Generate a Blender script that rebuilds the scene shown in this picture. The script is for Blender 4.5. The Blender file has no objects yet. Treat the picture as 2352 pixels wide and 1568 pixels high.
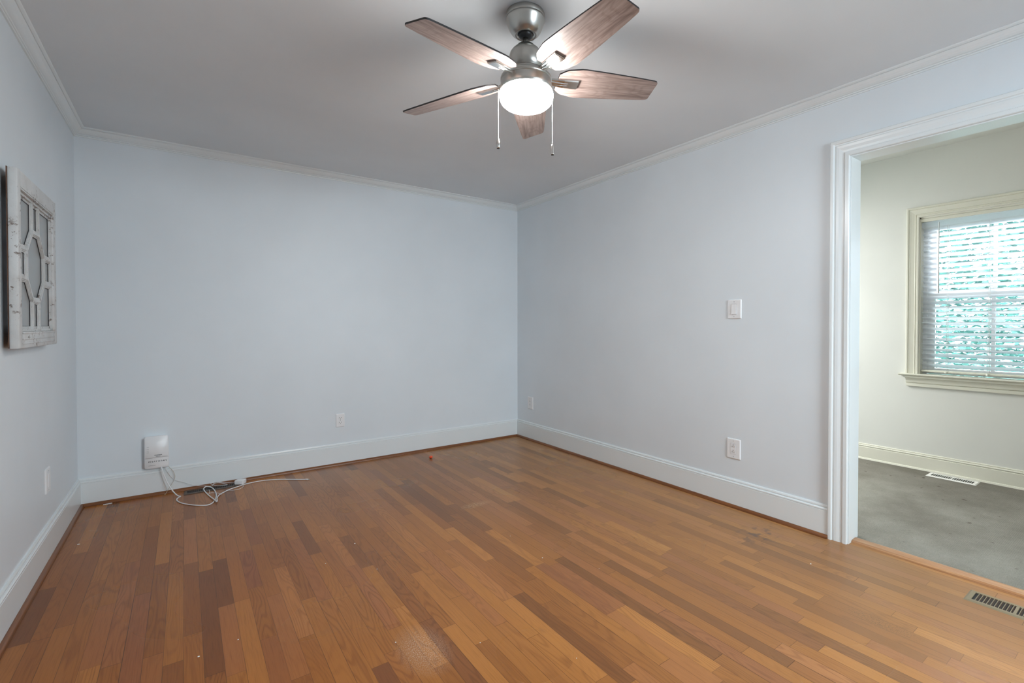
import bpy, bmesh, math, random
from math import sin, cos, pi, radians
from mathutils import Vector, Matrix

random.seed(7)
S = bpy.context.scene
COL = S.collection

# ------------------------------------------------------------------ camera
CAM_LOC = Vector((-2.8481, -4.2747, 1.1701))
YAW, PITCH, ROLL = 0.63989, -0.01273, 0.0
F_PX, SX, SY = 1104.71, 70.256, -21.768
fw = Vector((sin(YAW) * cos(PITCH), cos(YAW) * cos(PITCH), sin(PITCH)))
rt = Vector((cos(YAW), -sin(YAW), 0))
up = rt.cross(fw)
cam_data = bpy.data.cameras.new('camera')
cam = bpy.data.objects.new('camera', cam_data)
COL.objects.link(cam)
m = Matrix((rt, up, -fw)).transposed().to_4x4()
m.translation = CAM_LOC
cam.matrix_world = m
cam_data.sensor_fit = 'HORIZONTAL'
cam_data.sensor_width = 36.0
cam_data.lens = 36.0 * F_PX / 2352.0
cam_data.shift_x = -SX / 2352.0
cam_data.shift_y = SY / 2352.0
cam_data.clip_start = 0.02
S.camera = cam

# ------------------------------------------------------------------ view, world, big lights
S.view_settings.view_transform = 'Standard'
S.view_settings.look = 'None'
S.view_settings.exposure = 0.0
S.view_settings.gamma = 1.0
S.view_settings.use_curve_mapping = False
S.cycles.use_denoising = True
S.cycles.max_bounces = 8
S.cycles.diffuse_bounces = 6
S.cycles.glossy_bounces = 4
S.cycles.sample_clamp_indirect = 4.0
S.cycles.blur_glossy = 1.0
S.cycles.caustics_reflective = False
S.cycles.caustics_refractive = False

world = bpy.data.worlds.new('world')
S.world = world
world.use_nodes = True
bg = world.node_tree.nodes['Background']
bg.inputs['Color'].default_value = (0.78, 0.88, 1.0, 1)
bg.inputs['Strength'].default_value = 3.0


def area(name, loc, target, sx, sy, power, color, spread=180):
    l = bpy.data.lights.new(name, 'AREA')
    l.shape = 'RECTANGLE'
    l.size, l.size_y = sx, sy
    l.energy = power
    l.color = color
    l.spread = radians(spread)
    o = bpy.data.objects.new(name, l)
    COL.objects.link(o)
    o.location = loc
    o.rotation_euler = (Vector(target) - Vector(loc)).to_track_quat('-Z', 'Y').to_euler()
    return o


# daylight standing outside the windows the picture does not show
area('daylight_front', (-0.90, -6.00, 2.22), (-1.10, -3.2, 0.85), 1.5, 1.3, 205, (0.82, 0.96, 1.05))
area('daylight_side_room', (1.0, -0.93, 2.26), (1.5, -2.5, 1.4), 1.2, 0.9, 118, (1.0, 0.985, 0.96))
area('daylight_side_window', (3.55, -3.50, 3.35), (1.9, -3.5, 1.2), 1.6, 1.3, 1500, (0.92, 0.97, 1.0))

# ------------------------------------------------------------------ sizes of the place
W = 3.4092            # room width, the left wall stands at x = -W
YF = -5.30            # front wall behind the camera
H = 2.44
DX = 1.918            # window wall of the side room
DH = 2.575            # side room ceiling
DB = -1.55            # side room back wall
CARPET = 0.010
TH = 0.118            # thickness of the wall with the doorway
DOOR_A, DOOR_B, DOOR_Z = -3.197, -4.72, 2.068

# ------------------------------------------------------------------ materials


def mat(name, color=(0.8, 0.8, 0.8), rough=0.5, metal=0.0, emis=None, estr=0.0, spec=0.5):
    mt = bpy.data.materials.new(name)
    mt.use_nodes = True
    b = mt.node_tree.nodes['Principled BSDF']
    b.inputs['Base Color'].default_value = (*color, 1)
    b.inputs['Roughness'].default_value = rough
    b.inputs['Metallic'].default_value = metal
    b.inputs['Specular IOR Level'].default_value = spec
    if emis:
        b.inputs['Emission Color'].default_value = (*emis, 1)
        b.inputs['Emission Strength'].default_value = estr
    return mt


class NT:
    """small node-tree writer"""

    def __init__(self, mt):
        self.t = mt.node_tree
        self.b = self.t.nodes['Principled BSDF']

    def n(self, typ, **kw):
        nd = self.t.nodes.new(typ)
        for k, v in kw.items():
            setattr(nd, k, v)
        return nd

    def put(self, sock, v):
        if isinstance(v, bpy.types.NodeSocket):
            self.t.links.new(v, sock)
        else:
            sock.default_value = v

    def math(self, op, a, b=0.0, c=None):
        nd = self.n('ShaderNodeMath', operation=op)
        self.put(nd.inputs[0], a)
        self.put(nd.inputs[1], b)
        if c is not None:
            self.put(nd.inputs[2], c)
        return nd.outputs[0]

    def vec(self, x, y, z):
        nd = self.n('ShaderNodeCombineXYZ')
        for i, v in enumerate((x, y, z)):
            self.put(nd.inputs[i], v)
        return nd.outputs[0]

    def noise(self, v, scale=1.0, detail=3.0, rough=0.5, dist=0.0):
        nd = self.n('ShaderNodeTexNoise')
        self.put(nd.inputs['Vector'], v)
        nd.inputs['Scale'].default_value = scale
        nd.inputs['Detail'].default_value = detail
        nd.inputs['Roughness'].default_value = rough
        nd.inputs['Distortion'].default_value = dist
        return nd.outputs['Fac']

    def white(self, x, y=0.0):
        nd = self.n('ShaderNodeTexWhiteNoise', noise_dimensions='2D')
        self.put(nd.inputs['Vector'], self.vec(x, y, 0.0))
        return nd.outputs['Value']

    def ramp(self, f, stops):
        nd = self.n('ShaderNodeValToRGB')
        cr = nd.color_ramp
        while len(cr.elements) < len(stops):
            cr.elements.new(0.5)
        for e, (p, c) in zip(cr.elements, stops):
            e.position = p
            e.color = (*c, 1)
        self.put(nd.inputs[0], f)
        return nd.outputs[0]

    def mapr(self, v, a, b, c=0.0, d=1.0):
        nd = self.n('ShaderNodeMapRange')
        self.put(nd.inputs[0], v)
        for i, q in enumerate((a, b, c, d)):
            nd.inputs[i + 1].default_value = q
        return nd.outputs[0]

    def mix(self, f, a, b, typ='MIX'):
        nd = self.n('ShaderNodeMix', data_type='RGBA', blend_type=typ)
        self.put(nd.inputs[0], f)
        for i, v in ((6, a), (7, b)):
            if isinstance(v, tuple):
                v = (*v[:3], 1)
            self.put(nd.inputs[i], v)
        return nd.outputs[2]

    def pos(self):
        g = self.n('ShaderNodeNewGeometry')
        s = self.n('ShaderNodeSeparateXYZ')
        self.t.links.new(g.outputs['Position'], s.inputs[0])
        return g.outputs['Position'], s.outputs

    def obj(self):
        g = self.n('ShaderNodeTexCoord')
        s = self.n('ShaderNodeSeparateXYZ')
        self.t.links.new(g.outputs['Object'], s.inputs[0])
        return g.outputs['Object'], s.outputs

    def bump(self, h, strength=0.2, dist=0.01):
        nd = self.n('ShaderNodeBump')
        nd.inputs['Strength'].default_value = strength
        nd.inputs['Distance'].default_value = dist
        self.put(nd.inputs['Height'], h)
        self.t.links.new(nd.outputs[0], self.b.inputs['Normal'])


def paint(name, color, rough, amp=0.03, bump=0.05, scale=1.6):
    mt = mat(name, color, rough)
    t = NT(mt)
    p, _ = t.pos()
    f = t.noise(p, scale, 4)
    c2 = tuple(x * (1 - 2 * amp) for x in color)
    t.put(t.b.inputs['Base Color'], t.mix(t.mapr(f, 0.3, 0.7), color, c2))
    t.bump(t.noise(p, 140, 2), bump, 0.002)
    return mt


M_WALL = paint('wall_paint', (0.755, 0.815, 0.855), 0.42)
M_CEIL = paint('ceiling_paint', (0.745, 0.785, 0.81), 0.7)
M_TRIM = paint('trim_paint', (0.775, 0.82, 0.83), 0.28, 0.015, 0.02)
M_SIDEWALL = paint('side_room_paint', (0.755, 0.762, 0.72), 0.5)
M_CREAM = paint('cream_trim_paint', (0.76, 0.75, 0.65), 0.3, 0.02, 0.02)
M_PLATE = mat('white_plastic', (0.82, 0.83, 0.84), 0.3)
M_DARK = mat('dark_slot', (0.012, 0.012, 0.014), 0.6)
M_GREYLINE = mat('grey_print', (0.33, 0.34, 0.36), 0.5)
M_PRINT = mat('black_print', (0.03, 0.045, 0.05), 0.5)


def floor_material():
    mt = mat('oak_strip_floor', rough=0.3, spec=0.3)
    t = NT(mt)
    p, (x, y, z) = t.pos()
    u = t.math('DIVIDE', x, 0.0572)
    row = t.math('FLOOR', u)
    fu = t.math('SUBTRACT', u, row)
    r1 = t.white(row, 3.7)
    r2 = t.white(row, 9.1)
    ln = t.math('MULTIPLY_ADD', r2, 0.50, 0.42)
    v = t.math('ADD', t.math('DIVIDE', y, ln), t.math('MULTIPLY', r1, 17.0))
    brd = t.math('FLOOR', v)
    fv = t.math('SUBTRACT', v, brd)
    rid = t.white(row, brd)
    rid2 = t.white(t.math('ADD', row, 41.3), t.math('ADD', brd, 5.5))
    rid3 = t.white(t.math('ADD', row, 7.7), t.math('ADD', brd, 90.5))
    base = t.ramp(rid, [(0.0, (0.17, 0.054, 0.012)), (0.12, (0.245, 0.080, 0.015)), (0.45, (0.305, 0.104, 0.018)),
                        (0.8, (0.355, 0.128, 0.023)), (1.0, (0.42, 0.160, 0.032))])
    red = t.mix(t.math('MULTIPLY', t.mapr(rid2, 0.68, 1.0), 0.40), base, (0.29, 0.095, 0.045))
    # cathedral figure: contour lines of a noise stretched along the board
    off = t.math('MULTIPLY', rid, 53.0)
    gv = t.vec(t.math('MULTIPLY', x, 13.0), t.math('MULTIPLY_ADD', y, 1.5, off), t.math('MULTIPLY', rid3, 31.0))
    cn = t.noise(gv, 1.0, 1.5, 0.4)
    bands = t.math('SINE', t.math('MULTIPLY', cn, 105.0))
    fig = t.math('POWER', t.mapr(bands, -0.1, 1.0), 1.3)
    sv = t.vec(t.math('MULTIPLY', x, 330.0), t.math('MULTIPLY_ADD', y, 7.0, off), rid)
    pores = t.noise(sv, 1.0, 2.0, 0.6)
    fig = t.math('MULTIPLY', fig, t.mapr(rid3, 0.15, 1.0, 0.15, 0.95))
    c = t.mix(t.math('MULTIPLY', fig, 0.52), red, t.mix(1.0, red, (0.50, 0.40, 0.32), 'MULTIPLY'))
    c = t.mix(t.mapr(pores, 0.50, 0.72, 0.0, 0.40), c, t.mix(1.0, c, (0.50, 0.40, 0.34), 'MULTIPLY'))
    big = t.noise(p, 2.1, 3)
    c = t.mix(t.mapr(big, 0.35, 0.7, 0.0, 0.22), c, t.mix(1.0, c, (0.72, 0.62, 0.55), 'MULTIPLY'))
    # seams
    e = t.math('MINIMUM', fu, t.math('SUBTRACT', 1.0, fu))
    wob = t.mapr(t.noise(t.vec(row, t.math('MULTIPLY', y, 1.3), 0.0), 1.0, 2), 0.35, 0.7, 0.008, 0.024)
    seam = t.math('LESS_THAN', e, wob)
    ev = t.math('MULTIPLY', t.math('MINIMUM', fv, t.math('SUBTRACT', 1.0, fv)), ln)
    end = t.math('LESS_THAN', ev, 0.0009)
    sm = t.math('MAXIMUM', seam, end)
    # window sheen near the doorway painted into the boards, paler and yellower
    door_sheen = t.mapr(t.math('ADD', x, t.math('MULTIPLY', t.noise(p, 1.2, 2), 0.6)), -2.3, 0.30, 0.0, 0.62)
    c = t.mix(door_sheen, c, t.mix(0.55, t.mix(1.0, c, (1.35, 1.75, 2.8), 'MULTIPLY'), (0.385, 0.252, 0.130)))
    c = t.mix(t.math('MULTIPLY', sm, t.mapr(r2, 0.0, 1.0, 0.35, 0.85)), c, (0.055, 0.022, 0.010))

    def blob(cx, cy, rx, ry):
        a = t.math('DIVIDE', t.math('SUBTRACT', x, cx), rx)
        b = t.math('DIVIDE', t.math('SUBTRACT', y, cy), ry)
        d = t.math('SQRT', t.math('ADD', t.math('MULTIPLY', a, a), t.math('MULTIPLY', b, b)))
        return t.mapr(d, 0.35, 1.0, 1.0, 0.0)

    # pale scuffs and old dark stains of the boards
    spk = t.mapr(t.noise(t.vec(t.math('MULTIPLY', x, 420), t.math('MULTIPLY', y, 160), 0.0), 1.0, 2), 0.46, 0.62)
    scr = t.mapr(t.noise(t.vec(t.math('MULTIPLY', x, 60), t.math('MULTIPLY', y, 420), 0.0), 1.0, 2), 0.50, 0.60)
    s1 = t.math('MULTIPLY', blob(-2.165, -2.63, 0.10, 0.17), spk)
    s2 = t.math('MULTIPLY', blob(-1.33, -1.50, 0.13, 0.05), scr)
    c = t.mix(t.math('MULTIPLY', s1, 0.45), c, (0.60, 0.50, 0.42))
    c = t.mix(t.math('MULTIPLY', s2, 0.6), c, (0.62, 0.45, 0.26))
    s3 = t.math('MULTIPLY', blob(-0.28, -2.84, 0.20, 0.12), t.mapr(t.noise(p, 22, 3), 0.50, 0.62))
    c = t.mix(t.math('MULTIPLY', s3, 0.65), c, (0.085, 0.065, 0.06))
    s4 = t.math('MULTIPLY', blob(-0.66, -3.56, 0.05, 0.16), scr)
    c = t.mix(t.math('MULTIPLY', s4, 0.5), c, (0.10, 0.06, 0.03))
    t.put(t.b.inputs['Base Color'], c)
    rg = t.mapr(t.noise(p, 1.6, 1), 0.3, 0.7, 0.26, 0.33)
    t.put(t.b.inputs['Roughness'], rg)
    return mt


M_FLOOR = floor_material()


def grain(name, c1, c2, rough, axis, long=3.0, cross=90.0, use_obj=False):
    mt = mat(name, c1, rough)
    t = NT(mt)
    p, s = t.obj() if use_obj else t.pos()
    k = [cross, cross, cross]
    k[axis] = long
    v = t.vec(*[t.math('MULTIPLY', s[i], k[i]) for i in range(3)])
    f = t.noise(v, 1.0, 4, 0.6, 0.4)
    t.put(t.b.inputs['Base Color'], t.mix(t.mapr(f, 0.33, 0.67), c1, c2))
    t.bump(f, 0.05, 0.001)
    return mt


M_SHOE_Y = grain('stained_shoe_moulding', (0.235, 0.080, 0.019), (0.125, 0.040, 0.010), 0.36, 1)
M_SHOE_X = grain('stained_shoe_moulding_back', (0.235, 0.080, 0.019), (0.125, 0.040, 0.010), 0.36, 0)
M_THRESH = grain('oak_threshold', (0.46, 0.25, 0.12), (0.33, 0.15, 0.065), 0.28, 1)


def blade_material():
    mt = mat('grey_oak_blade', rough=0.42)
    t = NT(mt)
    p, s = t.obj()
    v = t.vec(t.math('MULTIPLY', s[0], 5.0), t.math('MULTIPLY', s[1], 85.0), 0.0)
    f = t.noise(v, 1.0, 4, 0.62, 0.25)
    w = t.math('SINE', t.math('MULTIPLY', t.noise(t.vec(t.math('MULTIPLY', s[0], 4.0), t.math('MULTIPLY', s[1], 14.0), 3.0), 1.0, 1.5), 60.0))
    c = t.ramp(f, [(0.30, (0.165, 0.115, 0.100)), (0.52, (0.285, 0.215, 0.190)), (0.72, (0.37, 0.29, 0.258))])
    c = t.mix(t.math('MULTIPLY', t.mapr(w, 0.1, 1.0), 0.32), c, t.mix(1.0, c, (0.6, 0.55, 0.53), 'MULTIPLY'))
    t.put(t.b.inputs['Base Color'], c)
    return mt


M_BLADE = blade_material()
M_BLADE_EDGE = mat('dark_blade_edge', (0.018, 0.017, 0.018), 0.5)


def brushed(name, col, rough):
    mt = mat(name, col, rough, 1.0)
    t = NT(mt)
    p, s = t.obj()
    f = t.noise(t.vec(t.math('MULTIPLY', s[0], 8.0), t.math('MULTIPLY', s[1], 8.0), t.math('MULTIPLY', s[2], 500.0)), 1.0, 2)
    t.put(t.b.inputs['Roughness'], t.mapr(f, 0.3, 0.7, rough - 0.015, rough + 0.02))
    return mt


M_NICKEL = brushed('brushed_nickel', (0.53, 0.52, 0.49), 0.30)
M_CHROME = mat('polished_nickel', (0.78, 0.77, 0.75), 0.14, 1.0)
M_BLACK = mat('black_rubber', (0.015, 0.016, 0.018), 0.4)
M_GLOW = mat('lit_frosted_glass', (0.95, 0.93, 0.9), 0.4, emis=(1.0, 0.985, 0.965), estr=136.0)


def carpet_material():
    mt = mat('grey_loop_carpet', rough=0.95, spec=0.1)
    t = NT(mt)
    p, (x, y, z) = t.pos()
    fine = t.noise(p, 260, 2)
    loop = t.math('MULTIPLY', t.math('SINE', t.math('MULTIPLY', t.math('ADD', x, y), 420.0)), t.math('SINE', t.math('MULTIPLY', t.math('SUBTRACT', x, y), 420.0)))
    dirt = t.noise(p, 2.6, 4, 0.6)
    c = t.mix(t.mapr(dirt, 0.36, 0.64), (0.290, 0.280, 0.240), (0.205, 0.193, 0.160))
    far_dark = t.mapr(x, 1.2, 1.9)  # carpet turns darker brown towards the window wall
    c = t.mix(t.math('MULTIPLY', far_dark, t.mapr(t.noise(t.vec(t.math('MULTIPLY', x, 5), t.math('MULTIPLY', y, 2), 4.0), 1.0, 3), 0.35, 0.65, 0.25, 0.60)), c, (0.140, 0.128, 0.105))
    spots = t.mapr(t.noise(p, 17, 2), 0.70, 0.76)
    c = t.mix(t.math('MULTIPLY', spots, 0.7), c, (0.05, 0.032, 0.022))
    c = t.mix(t.mapr(fine, 0.35, 0.65, 0.0, 0.45), c, t.mix(1.0, c, (0.55, 0.55, 0.55), 'MULTIPLY'))
    c = t.mix(t.mapr(loop, 0.0, 1.0, 0.0, 0.14), c, t.mix(1.0, c, (0.6, 0.6, 0.6), 'MULTIPLY'))
    t.put(t.b.inputs['Base Color'], c)
    t.bump(t.math('ADD', fine, t.math('MULTIPLY', loop, 0.4)), 0.5, 0.004)
    return mt


M_CARPET = carpet_material()


def chipped_paint():
    mt = mat('chipped_white_paint', rough=0.55)
    t = NT(mt)
    p, s = t.pos()
    chips = t.math('MULTIPLY', t.mapr(t.noise(p, 38, 5, 0.7), 0.565, 0.61), t.mapr(t.noise(p, 8, 2), 0.44, 0.56))
    fleck = t.mapr(t.noise(t.vec(t.math('MULTIPLY', s[0], 400), t.math('MULTIPLY', s[1], 400), t.math('MULTIPLY', s[2], 90)), 1.0, 2), 0.68, 0.74)
    dust = t.mapr(t.noise(p, 12, 3), 0.4, 0.7)
    c = t.mix(t.math('MULTIPLY', dust, 0.45), (0.64, 0.66, 0.665), (0.46, 0.45, 0.43))
    c = t.mix(t.math('MULTIPLY', fleck, 0.6), c, (0.28, 0.26, 0.25))
    c = t.mix(t.math('MULTIPLY', chips, 0.9), c, (0.16, 0.12, 0.10))
    t.put(t.b.inputs['Base Color'], c)
    t.bump(t.math('SUBTRACT', t.noise(p, 60, 3), chips), 0.3, 0.003)
    return mt


M_CHIP = chipped_paint()
M_REBATE = mat('dark_rebate', (0.020, 0.019, 0.024), 0.6)
M_OLDWOOD = grain('bare_old_wood', (0.13, 0.065, 0.04), (0.06, 0.03, 0.02), 0.7, 2)


def clear_glass(name, tint=(1, 1, 1), rough=0.0):
    mt = bpy.data.materials.new(name)
    mt.use_nodes = True
    n = mt.node_tree.nodes
    b = n['Principled BSDF']
    tr = n.new('ShaderNodeBsdfTransparent')
    tr.inputs[0].default_value = (*tint, 1)
    gl = n.new('ShaderNodeBsdfGlossy')
    gl.inputs['Roughness'].default_value = rough
    fr = n.new('ShaderNodeFresnel')
    fr.inputs[0].default_value = 1.45
    mx = n.new('ShaderNodeMixShader')
    L = mt.node_tree.links
    L.new(fr.outputs[0], mx.inputs[0])
    L.new(tr.outputs[0], mx.inputs[1])
    L.new(gl.outputs[0], mx.inputs[2])
    L.new(mx.outputs[0], n['Material Output'].inputs[0])
    n.remove(b)
    return mt


M_GLASS = clear_glass('window_glass')
M_OLDGLASS = mat('grey_sheen_glass', (0.46, 0.49, 0.50), 0.16)  # grey base colour stands in for the light reflected on the panes
M_OLDGLASS.node_tree.nodes['Principled BSDF'].inputs['Alpha'].default_value = 0.72


def slat_material():
    mt = mat('white_slat', (0.90, 0.92, 0.95), 0.4)
    b = mt.node_tree.nodes['Principled BSDF']
    tl = mt.node_tree.nodes.new('ShaderNodeBsdfTranslucent')
    tl.inputs[0].default_value = (0.97, 0.985, 1.0, 1)
    mx = mt.node_tree.nodes.new('ShaderNodeMixShader')
    mx.inputs[0].default_value = 0.85
    L = mt.node_tree.links
    L.new(b.outputs[0], mx.inputs[1])
    L.new(tl.outputs[0], mx.inputs[2])
    L.new(mx.outputs[0], mt.node_tree.nodes['Material Output'].inputs[0])
    return mt


M_SLAT = slat_material()
M_VINYL = mat('white_vinyl_sash', (0.86, 0.88, 0.90), 0.35)
M_CORD = mat('white_cord', (0.86, 0.86, 0.85), 0.5)
M_BRASSY = mat('tan_register_enamel', (0.27, 0.215, 0.135), 0.45, 0.3)
M_DAMPER = mat('dark_brown_damper', (0.045, 0.027, 0.018), 0.6)
M_BROWNREG = mat('brown_enamel_register', (0.085, 0.052, 0.034), 0.42)
M_WHITEREG = mat('white_enamel_register', (0.80, 0.80, 0.77), 0.35)
M_CABLE = mat('white_cable', (0.80, 0.81, 0.82), 0.35)
M_FIBRE = mat('pale_tan_wire', (0.50, 0.42, 0.30), 0.5)
M_GREYWIRE = mat('grey_wire', (0.42, 0.43, 0.43), 0.5)
M_ORANGE = mat('orange_plastic', (0.80, 0.085, 0.022), 0.35)
M_LEAF = mat('leaf', (0.20, 0.46, 0.43), 0.6)
M_GROUND = mat('lawn', (0.26, 0.36, 0.28), 0.9)
M_FLECK = mat('white_fleck', (0.80, 0.80, 0.80), 0.7)

# ------------------------------------------------------------------ mesh helpers


class MB:
    def __init__(self):
        self.bm = bmesh.new()

    def face(self, pts, mi=0):
        f = self.bm.faces.new([self.bm.verts.new(p) for p in pts])
        f.material_index = mi
        return f

    def box(self, a, b, bev=0.0, mi=0, M=None, seg=2):
        x0, y0, z0 = [min(a[i], b[i]) for i in range(3)]
        x1, y1, z1 = [max(a[i], b[i]) for i in range(3)]
        v = [self.bm.verts.new(p) for p in ((x0, y0, z0), (x1, y0, z0), (x1, y1, z0), (x0, y1, z0),
                                            (x0, y0, z1), (x1, y0, z1), (x1, y1, z1), (x0, y1, z1))]
        fs = []
        for q in ((3, 2, 1, 0), (4, 5, 6, 7), (0, 1, 5, 4), (1, 2, 6, 5), (2, 3, 7, 6), (3, 0, 4, 7)):
            f = self.bm.faces.new([v[i] for i in q])
            f.material_index = mi
            fs.append(f)
        vs = set(v)
        if bev > 0:
            es = list({e for f in fs for e in f.edges})
            r = bmesh.ops.bevel(self.bm, geom=es, offset=bev, segments=seg, affect='EDGES', profile=0.5)
            for f in r['faces']:
                f.material_index = mi
            vs = {w for f in r['faces'] for w in f.verts} | {w for w in v if w.is_valid}
        if M is not None:
            bmesh.ops.transform(self.bm, matrix=M, verts=list(vs))
        return self

    def loft(self, rings, closed=True, caps=True, mi=0, smooth=False):
        """rings: lists of equally many points"""
        R = [[self.bm.verts.new(p) for p in r] for r in rings]
        n = len(R[0])
        for i in range(len(R) - 1):
            for j in range(n if closed else n - 1):
                k = (j + 1) % n
                f = self.bm.faces.new((R[i][j], R[i][k], R[i + 1][k], R[i + 1][j]))
                f.material_index = mi
                f.smooth = smooth
        if caps and closed:
            for r in (R[0][::-1], R[-1]):
                f = self.bm.faces.new(r)
                f.material_index = mi
        return self

    def lathe(self, prof, seg=48, mi=0, M=None, smooth=True, c=(0, 0)):
        rings = []
        for r, z in prof:
            r = max(r, 1e-5)
            rings.append([Vector((c[0] + r * cos(2 * pi * k / seg), c[1] + r * sin(2 * pi * k / seg), z)) for k in range(seg)])
        if M is not None:
            rings = [[M @ p for p in r] for r in rings]
        return self.loft(rings, True, True, mi, smooth)

    def tube(self, path, r, seg=8, mi=0, closed=False):
        P = [Vector(p) for p in path]
        rings = []
        nrm = None
        for i, p in enumerate(P):
            a = P[i - 1] if i > 0 else P[0]
            b = P[i + 1] if i < len(P) - 1 else P[-1]
            d = (b - a).normalized()
            if nrm is None:
                nrm = d.orthogonal().normalized()
            nrm = (nrm - d * nrm.dot(d)).normalized()
            bi = d.cross(nrm)
            rr = r[i] if isinstance(r, (list, tuple)) else r
            rings.append([p + (nrm * cos(2 * pi * k / seg) + bi * sin(2 * pi * k / seg)) * rr for k in range(seg)])
        return self.loft(rings, True, True, mi, True)

    def plate(self, outline, h0, h1, f, mi=0, mside=None):
        """outline in 2-D, extruded between h0 and h1; f(u, v, h) -> point"""
        a = [self.bm.verts.new(f(u, v, h0)) for u, v in outline]
        b = [self.bm.verts.new(f(u, v, h1)) for u, v in outline]
        n = len(a)
        x = self.bm.faces.new(a[::-1]); x.material_index = mi
        y = self.bm.faces.new(b); y.material_index = mi
        for i in range(n):
            k = (i + 1) % n
            s = self.bm.faces.new((a[i], a[k], b[k], b[i]))
            s.material_index = mi if mside is None else mside
        return self

    def build(self, name, mats, parent=None, angle=None):
        bmesh.ops.recalc_face_normals(self.bm, faces=self.bm.faces[:])
        me = bpy.data.meshes.new(name)
        self.bm.to_mesh(me)
        self.bm.free()
        for q in (mats if isinstance(mats, (list, tuple)) else [mats]):
            me.materials.append(q)
        if angle:
            for f in me.polygons:
                f.use_smooth = True
            me.set_sharp_from_angle(angle=radians(angle))
        o = bpy.data.objects.new(name, me)
        COL.objects.link(o)
        if parent is not None:
            o.parent = parent
        return o


def spline(pts, n=8):
    """Catmull-Rom through the points"""
    P = [Vector(p) for p in pts]
    out = []
    for i in range(len(P) - 1):
        p0 = P[max(i - 1, 0)]; p1 = P[i]; p2 = P[i + 1]; p3 = P[min(i + 2, len(P) - 1)]
        for k in range(n):
            t = k / n
            out.append(0.5 * ((2 * p1) + (p2 - p0) * t + (2 * p0 - 5 * p1 + 4 * p2 - p3) * t * t + (3 * p1 - p0 - 3 * p2 + p3) * t ** 3))
    out.append(P[-1])
    return out


def rounded(w, h, r, n=5, cx=0, cy=0):
    o = []
    for qx, qy, a0 in ((1, 1, 0), (-1, 1, 90), (-1, -1, 180), (1, -1, 270)):
        for k in range(n + 1):
            a = radians(a0 + 90 * k / n)
            o.append((cx + qx * (w / 2 - r) + r * cos(a), cy + qy * (h / 2 - r) + r * sin(a)))
    return o


def thing(name, label, cat, loc=(0, 0, 0), group=None):
    o = bpy.data.objects.new(name, None)
    o.empty_display_size = 0.1
    COL.objects.link(o)
    o.location = loc
    o['label'] = label
    o['category'] = cat
    if group:
        o['group'] = group
    return o


def tag(o, label, cat, group=None):
    o['label'] = label
    o['category'] = cat
    if group:
        o['group'] = group
    return o


def struct(o, label, cat):
    o['kind'] = 'structure'
    o['label'] = label
    o['category'] = cat
    return o


# ------------------------------------------------------------------ room shell
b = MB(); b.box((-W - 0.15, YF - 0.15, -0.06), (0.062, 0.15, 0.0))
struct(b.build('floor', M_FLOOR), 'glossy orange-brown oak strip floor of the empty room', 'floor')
b = MB(); b.box((-W - 0.15, YF - 0.15, H), (0.0, 0.15, H + 0.08))
struct(b.build('ceiling', M_CEIL), 'plain pale grey ceiling above the fan', 'ceiling')
b = MB(); b.box((-W - 0.15, 0, 0), (0.0, 0.15, H))
struct(b.build('wall_back', M_WALL), 'white wall behind the cable box', 'wall')
WZ0, WZ1 = 0.75, 2.10
b = MB(); b.box((-W - 0.15, YF, 0), (-W, 0.0, H))
struct(b.build('wall_left', M_WALL), 'white wall with the old window sash hung on it', 'wall')
# front wall with a window behind the camera
b = MB()
xs = [-W - 0.15, -1.45, -0.40, 0.0]
for i in range(3):
    if i % 2 == 0:
        b.box((xs[i], YF - 0.15, 0), (xs[i + 1], YF, H))
    else:
        b.box((xs[i], YF - 0.15, 0), (xs[i + 1], YF, WZ0)); b.box((xs[i], YF - 0.15, WZ1), (xs[i + 1], YF, H))
struct(b.build('wall_front', M_WALL), 'white wall behind the camera', 'wall')
# right wall with the cased opening; its far face belongs to the side room
b = MB()
b.box((0, DOOR_A + 0.012, 0), (TH, 0.15, DH)); b.box((0, YF - 0.15, 0), (TH, DOOR_B - 0.012, DH))
b.box((0, DOOR_B - 0.012, DOOR_Z + 0.012), (TH, DOOR_A + 0.012, DH))
o = struct(b.build('wall_right', [M_WALL, M_SIDEWALL]), 'white wall with the switch and the cased opening', 'wall')
for f in o.data.polygons:
    if f.center.x > TH - 1e-4:
        f.material_index = 1

BASE = [(0, 0.1795), (0.006, 0.1795), (0.0095, 0.172), (0.0095, 0.1655), (0.0070, 0.1640), (0.0130, 0.1625), (0.0160, 0.1580),
        (0.0160, 0.1515), (0.0128, 0.1495), (0.0160, 0.1475), (0.0160, 0.0), (0, 0)]
SHOE = [(0.016, 0.0)] + [(0.016 + 0.017 * sin(a), 0.019 * cos(a)) for a in [radians(k * 11.25) for k in range(9)]]
CROWN = [(0, 2.385), (0.007, 2.385), (0.008, 2.3915), (0.005, 2.393), (0.011, 2.3945), (0.013, 2.399), (0.010, 2.4005),
         (0.016, 2.4030), (0.025, 2.4085), (0.034, 2.4165), (0.041, 2.4255), (0.043, 2.4285), (0.040, 2.4300), (0.046, 2.4305),
         (0.054, 2.4340), (0.056, 2.4370), (0.056, 2.44), (0, 2.44)]
CORN = {'back': ((-W, 0), (0, 0)), 'right': ((0, 0), (0, YF)), 'front': ((0, YF), (-W, YF)), 'left': ((-W, YF), (-W, 0))}


def run(prof, a, b, m0=True, m1=True):
    """profile swept from a to b, room on the right-hand side of the walk; mitred ends"""
    a, b = Vector((*a, 0)), Vector((*b, 0))
    d = (b - a).normalized()
    n = Vector((d.y, -d.x, 0))
    mb = MB()
    mb.loft([[a + n * t + d * (t if m0 else 0) + Vector((0, 0, z)) for t, z in prof],
             [b + n * t - d * (t if m1 else 0) + Vector((0, 0, z)) for t, z in prof]])
    return mb


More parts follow.
